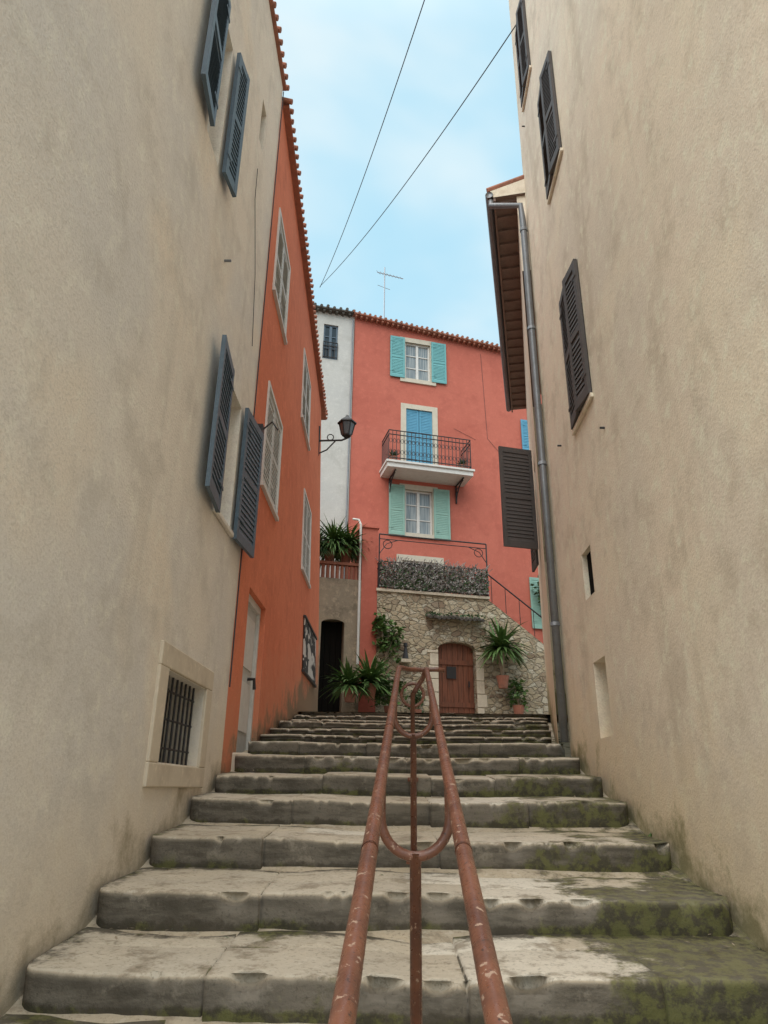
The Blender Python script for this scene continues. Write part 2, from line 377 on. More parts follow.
for y in (1.9,3.4,4.95):
    for sg in (-1,1):
        a=Vector((xc(y)+sg*W,y,rz(y)));d=Vector((.041,1,.27)).normalized();g.tube([a-d*.005,a+d*.005],.0218,'rail',16)
g.obj('rails',hr,True)
for n_,y in enumerate((.75,2.55,4.42,6.1)):
    g=MB();cx=xc(y);z=rz(y);dr=.12
    pts=[(cx+W*math.cos(a),y,z-dr-W*1.05*math.sin(a)) for a in [math.pi*k/16 for k in range(17)]]
    pts=[(cx+W,y,z),(cx+W,y,z-dr*.5)]+pts+[(cx-W,y,z-dr*.5),(cx-W,y,z)]
    if n_!=3: g.tube(pts,.0165,'rail',12)
    zb=z-dr-W*1.05
    g.tube([(cx,y,zb+.01),(cx,y,z-1.02)],.019,'rail',14)
    g.tube([(cx,y,z-.93),(cx,y,z-.90)],.045,'rail',14)
    if n_==3:
        g.tube([(cx+.095*math.cos(a),y+.02,zb+.095*math.sin(a)) for a in [2*math.pi*k/20 for k in range(21)]],.013,'rail',8)
    g.obj('post_%d'%(n_+1),hr,True)

# ------------------------------------------------------------------ LEFT GREY HOUSE
YB=.4
H=empty('grey_stucco_house')
g=MB()
opsL=[(4.05,4.42,6.42,7.85,.2),(5.39,5.99,3.72,5.0,.2),(4.72,5.7,1.70,2.28,.28),(5.6,5.82,8.15,8.75,.2)]
wall(g,ML,YB,6.5,-2,10.1,opsL,'grey')
g.poly([ML(YB,-2,0),ML(YB,10.1,0),ML(YB,10.1,-6),ML(YB,-2,-6)],'grey')
g.poly([ML(6.5,-2,0),ML(6.5,10.1,0),ML(6.5,10.1,-6),ML(6.5,-2,-6)],'grey')
g.obj('walls',H)
eave(ML,YB-.05,6.55,10.1,.04,'roof',H,rise=1.6,back=5.,r=.035,sp=.15)
M1=hinge(ML,4.05,.03,math.radians(5),-1);shutter(M1,0.02,.46,6.42,7.85,.0,'slate','shutter_1',H)
M1=hinge(ML,4.42,.03,math.radians(7),1);shutter(M1,0.02,.29,6.38,7.85,.0,'slate','shutter_2',H)
M1=hinge(ML,5.39,.03,math.radians(5),-1);shutter(M1,0.02,.57,3.66,5.02,.0,'slate','shutter_3',H)
M1=hinge(ML,5.99,.03,math.radians(5),1);shutter(M1,0.02,.60,3.66,5.02,.0,'slate','shutter_4',H)
casement(ML,4.05,4.42,6.42,7.85,-.17,'whitep','window_1',H)
casement(ML,5.39,5.99,3.72,5.0,-.17,'whitep','window_2',H)
g=MB();g.box(ML,5.36,6.02,3.67,3.715,0.003,.04,'grey')
for q in ((4.53,5.88,2.285,2.44),(4.53,5.88,1.55,1.695),(4.53,4.715,1.695,2.285),(5.705,5.88,1.695,2.285)): g.box(ML,*q,-.02,.022,'creamwarm')
g.obj('window_trim',H,bevel=.008)
g=MB()
for k in range(9):
    s=4.77+k*.11;g.tube([ML(s,1.69,-.07),ML(s,2.29,-.07)],.009,'iron',6)
for z in (1.8,1.99,2.18): g.tube([ML(4.7,z,-.075),ML(5.72,z,-.075)],.008,'iron',6)
g.obj('window_grille',H)
g=MB();pts=[ML(5.6,7.7,.02),ML(5.62,7.3,.02),ML(5.95,6.6,.015),ML(6.1,5.8,.02)];g.tube(pts,.004,'cable',5)
g.tube([ML(6.47,10,.02),ML(6.46,6,.02),ML(6.47,2.4,.02)],.007,'cable',5);g.tube([ML(4.9,5.85,.0),ML(4.9,5.85,.06)],.012,'zinc',6);g.obj('wall_cable',H)

# ------------------------------------------------------------------ ORANGE HOUSE
H=empty('orange_house')
wins=[(6.98,8.02,7.25,8.45),(7.2,8.25,4.75,6.0),(10.2,11.35,7.3,8.55),(11.0,12.1,4.93,6.27)]
g=MB();wall(g,MO,6.5,14.1,1,9.9,[(*w,.12) for w in wins]+[(7.05,8.05,1.85,3.5,.16)],'orange',step=.9)
g.poly([MO(14.1,1,0),MO(14.1,9.9,0),MO(14.1,9.9,-6),MO(14.1,1,-6)],'orange');g.poly([MO(6.5,1,-.01),MO(6.5,9.9,-.01),MO(6.5,9.9,-6),MO(6.5,1,-6)],'orange')
g.obj('walls',H)
eave(MO,6.58,14.6,9.87,.085,'roof',H,z1=9.65,rise=1.5,back=5.,r=.035,sp=.14)
for k,w in enumerate(wins):
    g=MB();a,b_,c_,e=w;t=.05
    g.box(MO,a-t,b_+t,e,e+t,-.02,.02,'whitep');g.box(MO,a-t,b_+t,c_-t,c_,-.02,.04,'whitep');g.box(MO,a-t,a,c_,e,-.02,.02,'whitep');g.box(MO,b_,b_+t,c_,e,-.02,.02,'whitep');g.obj('window_frame_%d'%k,H)
    mid=(a+b_)/2
    for j,(p,q) in enumerate(((a,mid-.005),(mid+.005,b_))): shutter(MO,p,q,c_+.005,e-.005,-.03,'greyp','shutter_%d_%d'%(k,j),H)
g=MB();g.box(MO,7.05,7.10,1.85,3.42,-.14,-.06,'whitep');g.box(MO,8.0,8.05,1.85,3.42,-.14,-.06,'whitep');g.box(MO,7.05,8.05,3.42,3.5,-.14,-.06,'whitep')
g.box(MO,7.10,8.0,1.85,3.42,-.13,-.10,'greyp');g.box(MO,7.2,7.9,2.1,2.6,-.10,-.085,'whitep');g.box(MO,7.2,7.9,2.75,3.3,-.10,-.085,'whitep')
g.tube([MO(7.8,2.66,-.1),MO(7.8,2.66,-.03),MO(7.8,2.55,-.02)],.02,'iron',6)
g.obj('door',H)
g=MB();g.box(MO,6.9,8.2,1.6,1.86,-.1,.14,'creamwarm');g.obj('door_step',H,bevel=.015)
g=MB();g.box(MO,6.75,6.85,5.0,5.25,.0,.06,'iron');g.tube([MO(6.8,5.2,.05),MO(6.8,5.3,.15),MO(6.8,5.2,.22)],.01,'iron',6);g.obj('wall_bracket',H)
g=MB();g.box(MO,11.5,13.3,3.35,4.2,.01,.03,'poster');g.box(MO,11.45,13.35,4.2,4.24,.005,.05,'iron');g.box(MO,11.45,13.35,3.31,3.35,.005,.05,'iron');g.obj('wall_poster')

# ------------------------------------------------------------------ RIGHT NEAR HOUSE
H=empty('beige_stucco_house')
opsR=[(6.45,7.05,10.5,12.0,.2),(5.5,6.18,7.92,9.45,.2),(5.42,6.1,4.87,6.38,.2),(6.0,6.32,3.2,3.64,.05),(5.9,6.28,1.98,2.62,.2)]
g=MB();wall(g,MR,YB,7.45,-2,14.5,opsR,'right')
g.poly([MR(7.45,-2,0),MR(7.45,14.5,0),MR(7.45,14.5,-6),MR(7.45,-2,-6)],'right');g.poly([MR(YB,-2,0),MR(YB,14.5,0),MR(YB,14.5,-6),MR(YB,-2,-6)],'right')
g.box(MR,5.905,6.275,1.985,2.615,-.19,-.16,'greyp')
g.obj('walls',H)
eave(MR,YB-.05,7.5,14.5,.15,'roof',H,rise=1.5,back=5)
for k,o_ in enumerate(opsR[:3]):
    a,b_,c_,e=o_[:4];mid=(a+b_)/2
    M1=hinge(MR,a,.005,math.radians(7),1);shutter(M1,0,mid-a-.005,c_,e,0,'brown','shutter_%d_1'%k,H)
    M1=hinge(MR,b_,.005,math.radians(4),-1);shutter(M1,0,b_-mid-.005,c_,e,0,'brown','shutter_%d_2'%k,H)
    g=MB();g.box(MR,a-.03,b_+.03,c_-.05,c_-.01,.003,.03,'right');g.obj('sill_%d'%k,H)
g=MB()
for s,z in ((5.2,4.4),(6.7,5.0),(7.1,10.2)): g.tube([MR(s,z,-.01),MR(s,z,.04)],.01,'cable',6)
g.obj('wall_hooks',H)
g=MB()
gz=9.25
top=[MN(.0,gz,.36),MN(-.05,gz-.12,.36),MR(7.32,8.98,.10),MR(7.40,8.75,.065),MR(7.40,5,.065),MR(7.40,2.02,.065)]
g.tube(top,.042,'zinc',12)
for z in (3.2,5.1,7.0,8.6): g.tube([MR(7.40,z,.065),MR(7.40,z+.04,.065)],.052,'zinc',12)
g.obj('rain_downpipe',None,True)

# ------------------------------------------------------------------ NEXT HOUSE ON RIGHT
H=empty('cream_house')
g=MB();wall(g,MN,0.02,5.95,1,9.35,[(1.55,2.3,4.65,6.1,.2)],'right')
g.poly([MN(5.95,1,0),MN(5.95,9.35,0),MN(5.95,9.35,-5),MN(5.95,1,-5)],'right');g.poly([MN(0.02,8,0),MN(.02,9.35,0),MN(.02,9.35,-5),MN(.02,8,-5)],'right')
g.obj('walls',H)
g=MB();g.box(MN,-.02,6.0,9.30,9.36,-.2,.29,'eavewood')
for k in range(22): g.box(MN,.05+k*.275,.11+k*.275,9.26,9.3,0,.28,'eavewood')
g.box(MN,-.02,6.0,9.24,9.38,.29,.32,'eavewood')
g.obj('eave_soffit',H)
g=MB();g.tube([MN(-.05,9.34,.375),MN(6.0,9.32,.375)],.055,'zinc',10);g.obj('gutter',H,True)
g=MB();g.poly([MN(-.02,9.42,.40),MN(6,9.42,.40),MN(6,10.9,-5),MN(-.02,10.9,-5)],'tile')
for k in range(32): g.tube([MN(k*.19,9.45,.40),MN(k*.19,10.93,-5)],.05,'tile',8)
g.poly([MN(-.03,9.3,.32),MN(-.03,9.43,.36),MN(-.03,10.9,-5),MN(-.03,9.3,-5)],'right')
g.obj('roof',H)
M1=hinge(MN,1.6,.03,math.radians(63),-1);shutter(M1,0,.50,4.62,6.12,0,'brown','shutter_1',H)
M1=hinge(MN,2.3,.03,math.radians(10),1);shutter(M1,0,.40,4.62,6.12,0,'brown','shutter_2',H)

# ------------------------------------------------------------------ RED HOUSE
H=empty('red_house')
ow=[(.63,1.46,13.9,15.3),(.66,1.50,10.5,12.8),(.63,1.46,8.6,10.0),(.55,1.6,6.2,7.75),(4.95,5.6,11.75,13.0),(4.9,5.5,6.05,7.5)]
g=MB();wall(g,MRed,-1.02,8,2.5,15.32,[(*w,.18) for w in ow],'red',reveal='cream')
rt=lambda s:15.93-(s+1.1)/9.1*.78+.03
for k in range(9):
    a=-1.02+k*9.02/9;b_=-1.02+(k+1)*9.02/9
    if rt(b_)>15.32: g.poly([MRed(a,15.32,0),MRed(b_,15.32,0),MRed(b_,rt(b_),0),MRed(a,rt(a),0)],'red')
g.poly([MRed(-1.02,2.5,0),MRed(-1.02,15.95,0),MRed(-1.02,15.95,-6),MRed(-1.02,2.5,-6)],'red');g.poly([MRed(8,2.5,0),MRed(8,15.3,0),MRed(8,15.3,-6),MRed(8,2.5,-6)],'red')
g.obj('walls',H)
eave(MRed,-1.1,8,15.93,.22,'roof',H,z1=15.15,rise=1.4,back=5,sp=.17,r=.045)
for k,w in enumerate(ow):
    g=MB();a,b_,c_,e=w;t=.17
    g.box(MRed,a-t,b_+t,e,e+t,-.02,.02,'cream')
    if k!=1: g.box(MRed,a-t,b_+t,c_-.14,c_,-.02,.05,'cream')
    g.box(MRed,a-t,a,c_,e,-.02,.02,'cream');g.box(MRed,b_,b_+t,c_,e,-.02,.02,'cream');g.obj('window_surround_%d'%k,H)
    if k in (0,2,3): casement(MRed,a,b_,c_,e,-.12,'whitep','window_%d'%k,H,3,'glassl' if k<3 else 'glass')
    if k==1:
        mid=(a+b_)/2
        for j,(p,q) in enumerate(((a,mid-.01),(mid+.01,b_))): shutter(MRed,p,q,c_+.1,e,-.06,'blue','balcony_door_%d'%j,H)
for k,(zz,mt) in enumerate((((13.88,15.42),'teal'),((8.5,10.1),'green'))):
    shutter(MRed,.13,.60,*zz,.04,mt,'shutter_l%d'%k,H);shutter(MRed,1.49,1.98,*zz,.04,mt,'shutter_r%d'%k,H)
shutter(MRed,4.98,5.55,11.8,12.95,-.04,'blue','shutter_5',H);shutter(MRed,4.38,4.86,6.0,7.55,.04,'green','shutter_6',H);shutter(MRed,4.45,4.92,11.8,12.95,.04,'blue','shutter_7',H)
g=MB();g.box(MRed,-.12,2.45,10.30,10.48,.0,.85,'whitep');g.box(MRed,-.16,2.49,10.44,10.50,.0,.9,'whitep')
g.obj('balcony_slab',H)
def railing(M,s0,s1,zb,zt,o,sp=.12,nm='railing',parent=None,sides=None,scroll=True):
    g=MB()
    for z in (zb,zt-.14,zt): g.tube([M(s0,z,o),M(s1,z,o)],.016,'iron',6)
    n=int((s1-s0)/sp)
    for k in range(n+1):
        s=s0+(s1-s0)*k/n;g.tube([M(s,zb-.05,o),M(s,zt,o)],.011,'iron',5)
        if scroll and k<n:
            cs=s+sp/2;zc=(zb+zt-.14)/2
            for dz_ in (-.18,.18):
                g.tube([M(cs+.04*math.cos(t),zc+dz_+.07*math.sin(t),o) for t in [math.pi*2*i/8 for i in range(9)]],.007,'iron',4)
    if sides is not None:
        for s in (s0,s1):
            for z in (zb,zt-.14,zt): g.tube([M(s,z,o),M(s,z,sides)],.016,'iron',6)
            k=sides
            while k<o: g.tube([M(s,zb-.05,k),M(s,zt,k)],.009,'iron',5);k+=sp
    return g.obj(nm,parent)
railing(MRed,-.08,2.4,10.6,11.5,.83,.11,'balcony_railing',H,0.02)
g=MB()
for s in (.15,2.2):
    g.tube([MRed(s,9.7,.03),MRed(s,10.28,.03)],.025,'iron',6)
    g.tube([MRed(s,10.27,.03),MRed(s,10.27,.7)],.025,'iron',6)
    g.tube([MRed(s,9.72+.5*math.sin(t)**1,.05+.6*(1-math.cos(t))) for t in [math.pi/2*i/8 for i in range(9)]],.02,'iron',6)
    g.tube([MRed(s,10.08+.09*math.sin(t),.16+.09*math.cos(t)) for t in [math.pi*2*i/10 for i in range(11)]],.014,'iron',5)
g.obj('balcony_brackets',H)
g=MB()
for s in (.12,2.2):
    c_=MRed(s,10.5,.6);g.tube([c_,c_+Vector((0,0,.22))],.09,'tile',10,.13)
    for k in range(90):
        a=random.uniform(0,6.28);e=random.uniform(.3,1.4);L=random.uniform(.1,.28);d=Vector((math.cos(a)*math.cos(e),math.sin(a)*math.cos(e),math.sin(e)))
        p=c_+Vector((0,0,.22));w=d.cross(Vector((0,0,1))).normalized()*.02;g.poly([p,p+d*L*.6+w,p+d*L,p+d*L*.6-w],'leafd')
g.obj('balcony_plants',H)
g=MB()
for pts in ([(3.2,15.3),(3.3,12.1),(4.3,10.9)],[(2.2,12.3),(2.9,12.0)]): g.tube([MRed(s,z,.012) for s,z in pts],.005,'cable',4)
g.obj('facade_cable',H)
g=MB();A=Vector((-.08,20.6,0))
g.tube([A+Vector((0,0,16.2)),A+Vector((0,0,19.4))],.022,'alu',6)
bd=Vector((.85,-.15,-.38)).normalized()
g.tube([A+Vector((0,0,19.1))-bd*.3,A+Vector((0,0,19.1))+bd*.75],.015,'alu',5)
for k in range(8):
    p=A+Vector((0,0,19.1))+bd*(-.25+k*.13);w=Vector((.25,.9,.45)).normalized()*(.28-.015*k);g.tube([p-w,p+w],.009,'alu',4)
p=A+Vector((0,0,18.5));g.tube([p+Vector((-.25,0,.1)),p+Vector((.2,0,-.1))],.01,'alu',4)
g.obj('tv_antenna')

# ------------------------------------------------------------------ WHITE HOUSE
H=empty('white_house')
g=MB();wall(g,MRed,-6,-1.04,2.5,15.95,[(-2.0,-1.55,14.2,15.5,.15)],'white')
g.obj('walls',H)
eave(MRed,-6,-1.12,15.95,.2,'roof',H,rise=1.2,back=5,sp=.2,mat='slatetile',under='slatetile')
casement(MRed,-2.0,-1.55,14.2,15.5,-.1,'slate','window',H)
railing(MRed,-2.0,-1.55,14.25,14.8,.03,.09,'window_railing',H,scroll=False)
g=MB();g.tube([MRed(-1.1,15.8,.06),MRed(-1.1,7,.06)],.025,'zinc',8);g.obj('downpipe',H)

# ------------------------------------------------------------------ STONE TERRACE
H=empty('stone_terrace_wall')
g=MB();wall(g,MSt,-.15,2.8,2.6,6.3,[(1.42,2.40,2.9,5.12,.3)],'rubble')
g.poly([MSt(2.8,2.6,0),MSt(4.9,2.6,0),MSt(4.9,4.75,0),MSt(2.8,6.3,0)],'rubble')
g.poly([MSt(-.15,6.3,0),MSt(2.8,6.3,0),MSt(2.8,6.3,-1.75),MSt(-.15,6.3,-1.75)],'paving')
g.poly([MSt(2.8,6.3,0),MSt(4.9,4.75,0),MSt(4.9,4.75,-1.0),MSt(2.8,6.3,-1.0)],'paving')
g.poly([MSt(4.9,2.6,0),MSt(4.9,4.75,0),MSt(4.9,4.75,-1.7),MSt(4.9,2.6,-1.7)],'rubble')
ce=(1.42+2.40)/2;rw_=.49
n=12
for k in range(n):
    a0=math.pi*k/n;a1=math.pi*(k+1)/n
    f=lambda a:(ce-rw_*math.cos(a),4.92+.19*math.sin(a))
    (xa,za),(xb,zb)=f(a0),f(a1)
    g.poly([MSt(xa,za,-.002),MSt(xb,zb,-.002),MSt(xb,5.121,-.002),MSt(xa,5.121,-.002)],'rubble')
    g.poly([MSt(xa,za,-.002),MSt(xb,zb,-.002),MSt(xb,zb,-.28),MSt(xa,za,-.28)],'rubble')
g.obj('wall',H)
g=MB()
for k in range(8):
    a0=math.pi*k/8+.04;a1=math.pi*(k+1)/8-.04
    P=[]
    for (a,r1,r2) in ((a0,rw_+.01,.20),(a1,rw_+.01,.20),(a1,rw_+.15,.33),(a0,rw_+.15,.33)):
        P.append((ce-r1*math.cos(a),4.92+r2*math.sin(a)))
    lo=[MSt(x,z,-.02) for x,z in P];hi=[MSt(x,z,.02) for x,z in P]
    g.poly(hi,'rubble')
    for i in range(4): g.poly([lo[i],lo[(i+1)%4],hi[(i+1)%4],hi[i]],'rubble')
z=3.0
while z<4.8:
    h=random.uniform(.22,.34)
    for (a,b_) in ((1.24-random.uniform(0,.12),1.415),(2.405,2.57+random.uniform(0,.12))): g.box(MSt,a,b_,z+.008,min(z+h,4.88)-.008,-.02,.025,'creamwarm')
    z+=h
g.obj('door_surround',H,bevel=.01)
g=MB()
for k in range(7):
    a=1.43+k*.1371;g.box(MSt,a+.004,a+.133,2.95,5.11,-.2,-.165,'wood')
for z in (3.5,4.55): g.box(MSt,1.43,2.39,z,z+.12,-.165,-.14,'wood')
g.box(MSt,1.68,1.92,4.2,4.5,-.165,-.13,'iron');g.tube([MSt(2.25,4.0,-.12),MSt(2.25,4.15,-.12)],.02,'iron',6)
g.obj('wooden_door',H)
g=MB()
for k in range(13):
    s=1.15+k*.115;j=random.uniform(-.02,.02);g.tube([MSt(s,5.66+j,.3),MSt(s,5.76+j,-.02)],.045,'slatetile',8)
g.poly([MSt(1.1,5.64,.28),MSt(2.6,5.64,.28),MSt(2.6,5.74,0),MSt(1.1,5.74,0)],'slatetile')
for k in range(90):
    s=random.uniform(1.05,2.65);p=MSt(s,5.74+random.uniform(-.03,.06),random.uniform(.02,.34));a=Vector((random.uniform(-1,1),random.uniform(-1,1),random.uniform(-1,1))).normalized()*.04;c_=a.cross(Vector((.3,.8,.2))).normalized()*.025
    g.poly([p-a,p+c_,p+a,p-c_],'leafd')
g.obj('door_canopy',H)
g=MB()
g.box(MSt,-.56,-.155,2.6,8.0,-1.7,.0,'red');g.box(MSt,-.60,-.12,8.0,8.04,-1.75,.05,'red')
g.obj('red_pillar_wall',H)
g=MB();g.tube([MSt(-.62,8.05,.06),MSt(-.62,4.4,.06)],.03,'whitep',8);g.tube([MSt(-.62,8.05,.06),MSt(-.66,8.2,.0),MSt(-.8,8.25,-.1)],.03,'whitep',8);g.obj('white_pipe',H)
railing(MSt,-.1,2.8,6.42,7.1,.04,.13,'terrace_railing',H,-1.6)
g=MB()
for s in (-.12,2.8): g.tube([MSt(s,6.3,.03),MSt(s,7.85,.03)],.02,'iron',6)
g.tube([MSt(-.12,7.85,.03),MSt(2.8,7.85,.03)],.02,'iron',6);g.tube([MSt(-.12,7.72,.03),MSt(2.8,7.72,.03)],.012,'iron',6)
for s in (.1,2.58): g.tube([MSt(s+.12*math.cos(t),7.58+.12*math.sin(t),.03) for t in [math.pi*2*i/10 for i in range(11)]],.012,'iron',5)
for s,d in ((-.12,1),(2.8,-1)): g.tube([MSt(s,7.3,.03),MSt(s+.2*d,7.6,.03),MSt(s+.5*d,7.72,.03)],.012,'iron',5)
g.tube([MSt(2.8,7.0,.03),MSt(4.9,5.45,.03)],.02,'iron',6)
for k in range(6): s=2.9+k*.38;zt=6.3-(s-2.8)*.738;g.tube([MSt(s,zt,.03),MSt(s,zt+.68,.03)],.01,'iron',5)
g.box(MSt,-.18,2.83,6.30,6.37,-.2,.06,'creamwarm')
g.obj('terrace_ironwork',H)
g=MB()
for k in range(6800):
    s=random.uniform(-.1,2.8);z=6.40+abs(random.gauss(0,.36));z=min(z,7.08+random.uniform(-.14,.05));p=MSt(s,z,random.uniform(-.08,.14));a=Vector((random.uniform(-1,1),random.uniform(-1,1),random.uniform(-1,1))).normalized()*random.uniform(.02,.05);c_=a.cross(Vector((.3,.8,.2))).normalized()*.018
    rr=noise.noise(Vector((s*3,z*3,0)))
    g.poly([p-a,p+c_,p+a,p-c_],'leafd' if random.random()<.22+.5*max(0,rr) else 'dry')
for k in range(110):
    s=random.uniform(0,2.7);p=MSt(s,6.4,.05);g.tube([p,p+Vector((random.uniform(-.3,.3),0,.35)),p+Vector((random.uniform(-.5,.5),-.05,.7+random.uniform(0,.15)))],.008,'dry',4)
g.obj('terrace_vine')

# old wall with archway
H=empty('old_plaster_wall')
g=MB();wall(g,MSt,-3.2,-.56,2.6,6.55,[(-1.52,-.95,2.9,5.5,.5)],'old',reveal='old')
ce=-1.235
for k in range(10):
    a0=math.pi*k/10;a1=math.pi*(k+1)/10;f=lambda a:(ce-.285*math.cos(a),5.38+.11*math.sin(a));(xa,za),(xb,zb)=f(a0),f(a1)
    g.poly([MSt(xa,za,-.002),MSt(xb,zb,-.002),MSt(xb,5.501,-.002),MSt(xa,5.501,-.002)],'old')
g.poly([MSt(-3.2,6.55,0),MSt(-.56,6.55,0),MSt(-.56,6.55,-1.7),MSt(-3.2,6.55,-1.7)],'old')
g.obj('wall',H)
g=MB()
for k in range(4): g.box(MSt,-1.51+k*.14,-1.38+k*.14,3.0,5.48,-.32,-.28,'dark')  # near-black door boards, the archway's recess shade put into their colour
g.obj('shaded_old_door',H)
g=MB()
s=-2.6
while s<-.65: g.tube([MSt(s,6.56,-.1),MSt(s,6.68,-.1),MSt(s,6.8,-.1),MSt(s,6.92,-.1)],.045,'tile',8);s+=.12
g.box(MSt,-2.7,-.6,6.93,7.0,-.18,-.02,'tile')
g.obj('balustrade',H)

# ------------------------------------------------------------------ PLANTS
def yucca(name,c,n,L,w,mat,pot=None,zmin=-.2,trunk=0):
    g=MB();c=Vector(c)
    if pot: g.tube([c-Vector((0,0,pot)),c-Vector((0,0,pot*.4)),c],.11,'tile',12,.17)
    heads=[c+Vector((random.uniform(-.1,.1),random.uniform(-.1,.1),trunk*random.uniform(.6,1))) for _ in range(1 if trunk==0 else 3)]
    if trunk:
        for h in heads: g.tube([c,h],.04,'old',6)
    for k in range(n):
        h=random.choice(heads);a=random.uniform(0,6.283);e=math.asin(random.uniform(zmin,.98));ll=L*random.uniform(.6,1.1)
        d=Vector((math.cos(a)*math.cos(e),math.sin(a)*math.cos(e),math.sin(e)));sd=d.cross(Vector((0,0,1)));
        if sd.length<.05: sd=Vector((1,0,0))
        sd.normalize();p=h.copy();prev=None;seg=5
        for i in range(seg+1):
            t=i/seg;ww=w*(.55+.45*math.sin(t*2.4+.5))*(1-t**3)+.001
            q=(p+sd*ww,p-sd*ww)
            if prev: g.poly([prev[0],prev[1],q[1],q[0]],mat)
            prev=q;d=(d+Vector((0,0,-.16-.1*(1-abs(d.z))))).normalized();p=p+d*ll/seg
    return g.obj(name)
def bush(name,c,r,n,size,mat,pot=None):
    g=MB();c=Vector(c)
    if pot: g.tube([c-Vector((0,0,r[2]+pot)),c-Vector((0,0,r[2]))],.10,'tile',12,.15)
    cl=[Vector((random.gauss(0,.5)*r[0],random.gauss(0,.5)*r[1],random.gauss(0,.5)*r[2])) for _ in range(14)]
    for q in cl: g.tube([c-Vector((0,0,r[2])),c+q*.6,c+q],.008,'old',4)
    for k in range(n):
        q=random.choice(cl);p=c+q+Vector((random.gauss(0,.22)*r[0],random.gauss(0,.22)*r[1],random.gauss(0,.22)*r[2]))
        a=Vector((random.uniform(-1,1),random.uniform(-1,1),random.uniform(-.8,.5))).normalized()*size*random.uniform(.6,1.2);s_=a.cross(Vector((random.uniform(-1,1),random.uniform(-1,1),1))).normalized()*size*.35
        g.poly([p,p+a*.5+s_,p+a,p+a*.5-s_],mat)
    return g.obj(name)
yucca('yucca_plant',MSt(-1.35,7.55,-.25),330,.9,.028,'leaf',.5)
yucca('yucca_plant.001',MSt(-.92,7.55,-.3),300,.85,.028,'leaf',.5)
yucca('yucca_plant.002',MSt(-1.8,7.4,-.25),200,.8,.028,'leafd',.4)
yucca('potted_palm_plant',MSt(2.95,4.25,.35),170,1.0,.04,'leaf',.3,trunk=.75)
bush('potted_plant',MSt(3.35,3.85,.3),(.22,.2,.3),220,.13,'leaf',.3)
yucca('aspidistra_plant',MSt(-.45,3.85,.7),160,.85,.05,'leaf',.35,zmin=.1)
yucca('aspidistra_plant.001',MSt(-.95,3.75,.9),140,.75,.045,'leaf',.35,zmin=.1)
bush('potted_plant.001',MSt(.1,3.75,.4),(.3,.25,.35),320,.14,'leaf',.3)
bush('climbing_plant',MSt(.05,4.95,.15),(.34,.15,.42),400,.15,'leaf')
bush('hanging_plant',MRed(4.75,7.0,.3),(.3,.2,.5),300,.13,'leafd')
bush('potted_plant.002',MSt(.75,3.6,.3),(.2,.15,.25),180,.1,'leafd',.2)
g=MB()
c_=MSt(.55,4.6,.12);g.tube([c_,c_+Vector((0,0,.12)),c_+Vector((0,0,.3))],.08,'cable',8,.03);g.tube([c_+Vector((0,0,.3)),c_+Vector((0,0,.38))],.05,'cable',8);g.box(lambda s,z,o:MSt(s,z,o),.42,.68,4.5,4.58,0,.2,'creamwarm');g.obj('wall_statuette')

g=MB()
for y in (3.45,3.62,3.7,4.9,3.55,5.2):
    x=1.69+.03*y-.03
    z=.27*y-.13
    for j in range(10):
        a=random.uniform(0,6.28);L=random.uniform(.015,.04);d=Vector((math.cos(a)*.7,math.sin(a)*.7,.8))*L;w=Vector((-math.sin(a),math.cos(a),0))*.005;p=Vector((x,y+random.uniform(-.06,.06),z));g.poly([p,p+d*.5+w,p+d,p+d*.5-w],'leaf')
g.obj('wall_foot_weeds')
# fallen leaves and grit lodged on the treads
g=MB();rl=random.Random(3)
for k in range(170):
    i=rl.randint(9,13);yf,zf=fr[i];yn=fr[i+1][0]
    x=rl.uniform(lw(yf)+.12,rw(yf)-.12)
    if rl.random()<.5: x=rl.choice((lw(yf)+.15+abs(rl.gauss(0,.1)),rw(yf)-.15-abs(rl.gauss(0,.12))))
    y=yn-abs(rl.gauss(.03,.12));u=(y-yf)/(yn-yf)
    if u<.1: continue
    p=Vector((x,y,zf+.035*u+.012));a=rl.uniform(0,6.28);L=rl.uniform(.006,.018);d=Vector((math.cos(a),math.sin(a),rl.uniform(-.1,.35)))*L;w=Vector((-math.sin(a),math.cos(a),0))*L*.4
    g.poly([p-d,p+w,p+d,p-w],'old' if rl.random()<.7 else 'leafd')
g.obj('fallen_leaves')

# ------------------------------------------------------------------ STREET LAMP
g=MB()
w0=MO(13.5,8.55,0)
g.tube([w0+Vector((0,0,-.35)),w0+Vector((0,0,.35))],.025,'iron',8)
g.tube([w0+Vector((0,0,.0)),w0+Vector((.5,0,.02)),w0+Vector((.66,0,.10))],.022,'iron',8)
g.tube([w0+Vector((0.02,0,-.3)),w0+Vector((.18,0,-.22)),w0+Vector((.36,0,0))],.015,'iron',6)
g.tube([w0+Vector((.25+.07*math.cos(t),0,.09+.07*math.sin(t))) for t in [math.pi*2*i/10 for i in range(11)]],.012,'iron',5)
lc=w0+Vector((.60,0,.12))
def frus(g,c,z0,z1,r0,r1,mat,n=6):
    for k in range(n):
        a=2*math.pi*k/n;b_=2*math.pi*(k+1)/n
        g.poly([c+Vector((r0*math.cos(a),r0*math.sin(a),z0)),c+Vector((r0*math.cos(b_),r0*math.sin(b_),z0)),c+Vector((r1*math.cos(b_),r1*math.sin(b_),z1)),c+Vector((r1*math.cos(a),r1*math.sin(a),z1))],mat)
frus(g,lc,0,.03,.10,.11,'iron');frus(g,lc,.03,.30,.11,.17,'lampglass');frus(g,lc,.30,.33,.21,.21,'iron');frus(g,lc,.33,.45,.21,.07,'iron');frus(g,lc,.45,.51,.06,.03,'iron');frus(g,lc,.3,.3005,.2,.001,'iron');frus(g,lc,0,.0005,.1,.001,'iron')
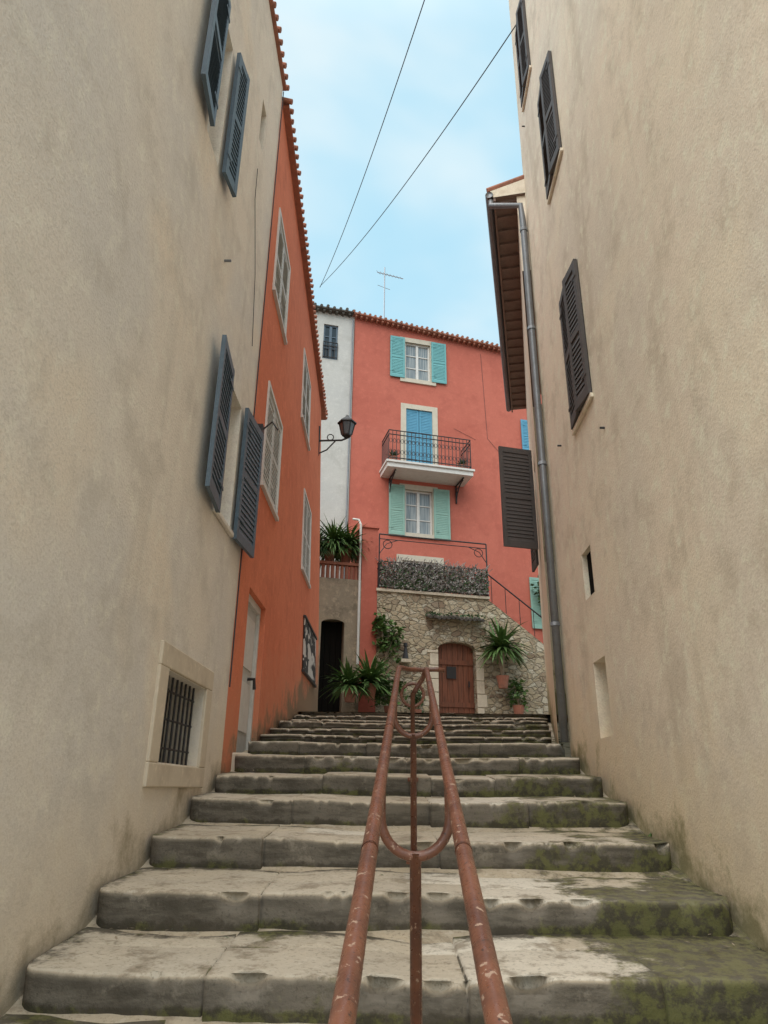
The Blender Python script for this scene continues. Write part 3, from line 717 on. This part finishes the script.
for k in range(6):
    a=2*math.pi*k/6;g.tube([lc+Vector((.11*math.cos(a),.11*math.sin(a),.03)),lc+Vector((.17*math.cos(a),.17*math.sin(a),.3))],.014,'iron',4)
g.obj('street_lamp')

# ------------------------------------------------------------------ CABLES
def cable(name,a,b_,sag):
    a,b_=Vector(a),Vector(b_);pts=[a.lerp(b_,t)-Vector((0,0,4*sag*t*(1-t))) for t in [i/24 for i in range(25)]]
    g=MB();g.tube(pts,.009,'cable',5);g.obj(name,None,True)
cable('overhead_cable',(-2.2,18.7,16.9),(1.95,1.5,12.4),.8)
cable('overhead_cable.001',(-2.2,18.7,16.95),(1.9,7.0,12.2),.35)

# ------------------------------------------------------------------ LIGHT
w=bpy.data.worlds.new('World');SC.world=w;w.use_nodes=True;nt=w.node_tree;nt.nodes.clear()
sun_el,sun_az=math.radians(50),math.radians(205)
sk=N(nt,'ShaderNodeTexSky');sk.sky_type='NISHITA';sk.sun_disc=False;sk.sun_elevation=sun_el;sk.sun_rotation=sun_az
tc=N(nt,'ShaderNodeTexCoord');mp=N(nt,'ShaderNodeMapping');mp.inputs['Scale'].default_value=(1,1,1.6);nt.links.new(tc.outputs['Generated'],mp.inputs[0])
cl=noi(nt,mp.outputs[0],2.2,4,.55,.2)
sz=N(nt,'ShaderNodeSeparateXYZ');nt.links.new(tc.outputs['Generated'],sz.inputs[0])
cw=mix(nt,ramp(nt,cl,.36,.66),(4.5,7.3,8.8),(6.7,8.0,8.5))
cw=mix(nt,ramp(nt,sz.outputs[2],.82,.95),cw,(9.,8.9,8.6))
c=mix(nt,ramp(nt,cl,.35,.68,.9,.98),sk.outputs[0],cw)
zb=ramp(nt,sz.outputs[2],.82,1.0,.118,.26)
bg=N(nt,'ShaderNodeBackground');nt.links.new(zb,bg.inputs[1]);ow_=N(nt,'ShaderNodeOutputWorld')
nt.links.new(c,bg.inputs[0]);nt.links.new(bg.outputs[0],ow_.inputs[0])
sl=bpy.data.lights.new('sun','SUN');sl.energy=3.5;sl.angle=math.radians(70);sl.color=(1,.94,.865)
so=bpy.data.objects.new('sun',sl);SC.collection.objects.link(so)
sd=Vector((math.sin(sun_az)*math.cos(sun_el),math.cos(sun_az)*math.cos(sun_el),math.sin(sun_el)))
so.rotation_euler=sd.to_track_quat('Z','Y').to_euler();so.location=sd*30
SC.view_settings.view_transform='Standard';SC.view_settings.look='None';SC.view_settings.exposure=0

# ------------------------------------------------------------------ CAMERA
cd=bpy.data.cameras.new('camera');cd.sensor_fit='VERTICAL';cd.sensor_height=36;cd.lens=700/1024*36;cd.clip_end=2000;cd.clip_start=.05
co_=bpy.data.objects.new('camera',cd);SC.collection.objects.link(co_);SC.camera=co_
P=math.radians(21.66);r=.012
F=Vector((0,math.cos(P),math.sin(P)));U0=Vector((0,-math.sin(P),math.cos(P)));R0=Vector((1,0,0))
Rv=R0*math.cos(r)+U0*math.sin(r);U=-R0*math.sin(r)+U0*math.cos(r)
mx=Matrix((Rv,U,-F)).transposed().to_4x4();mx.translation=Vector((0,0,1.55));co_.matrix_world=mx
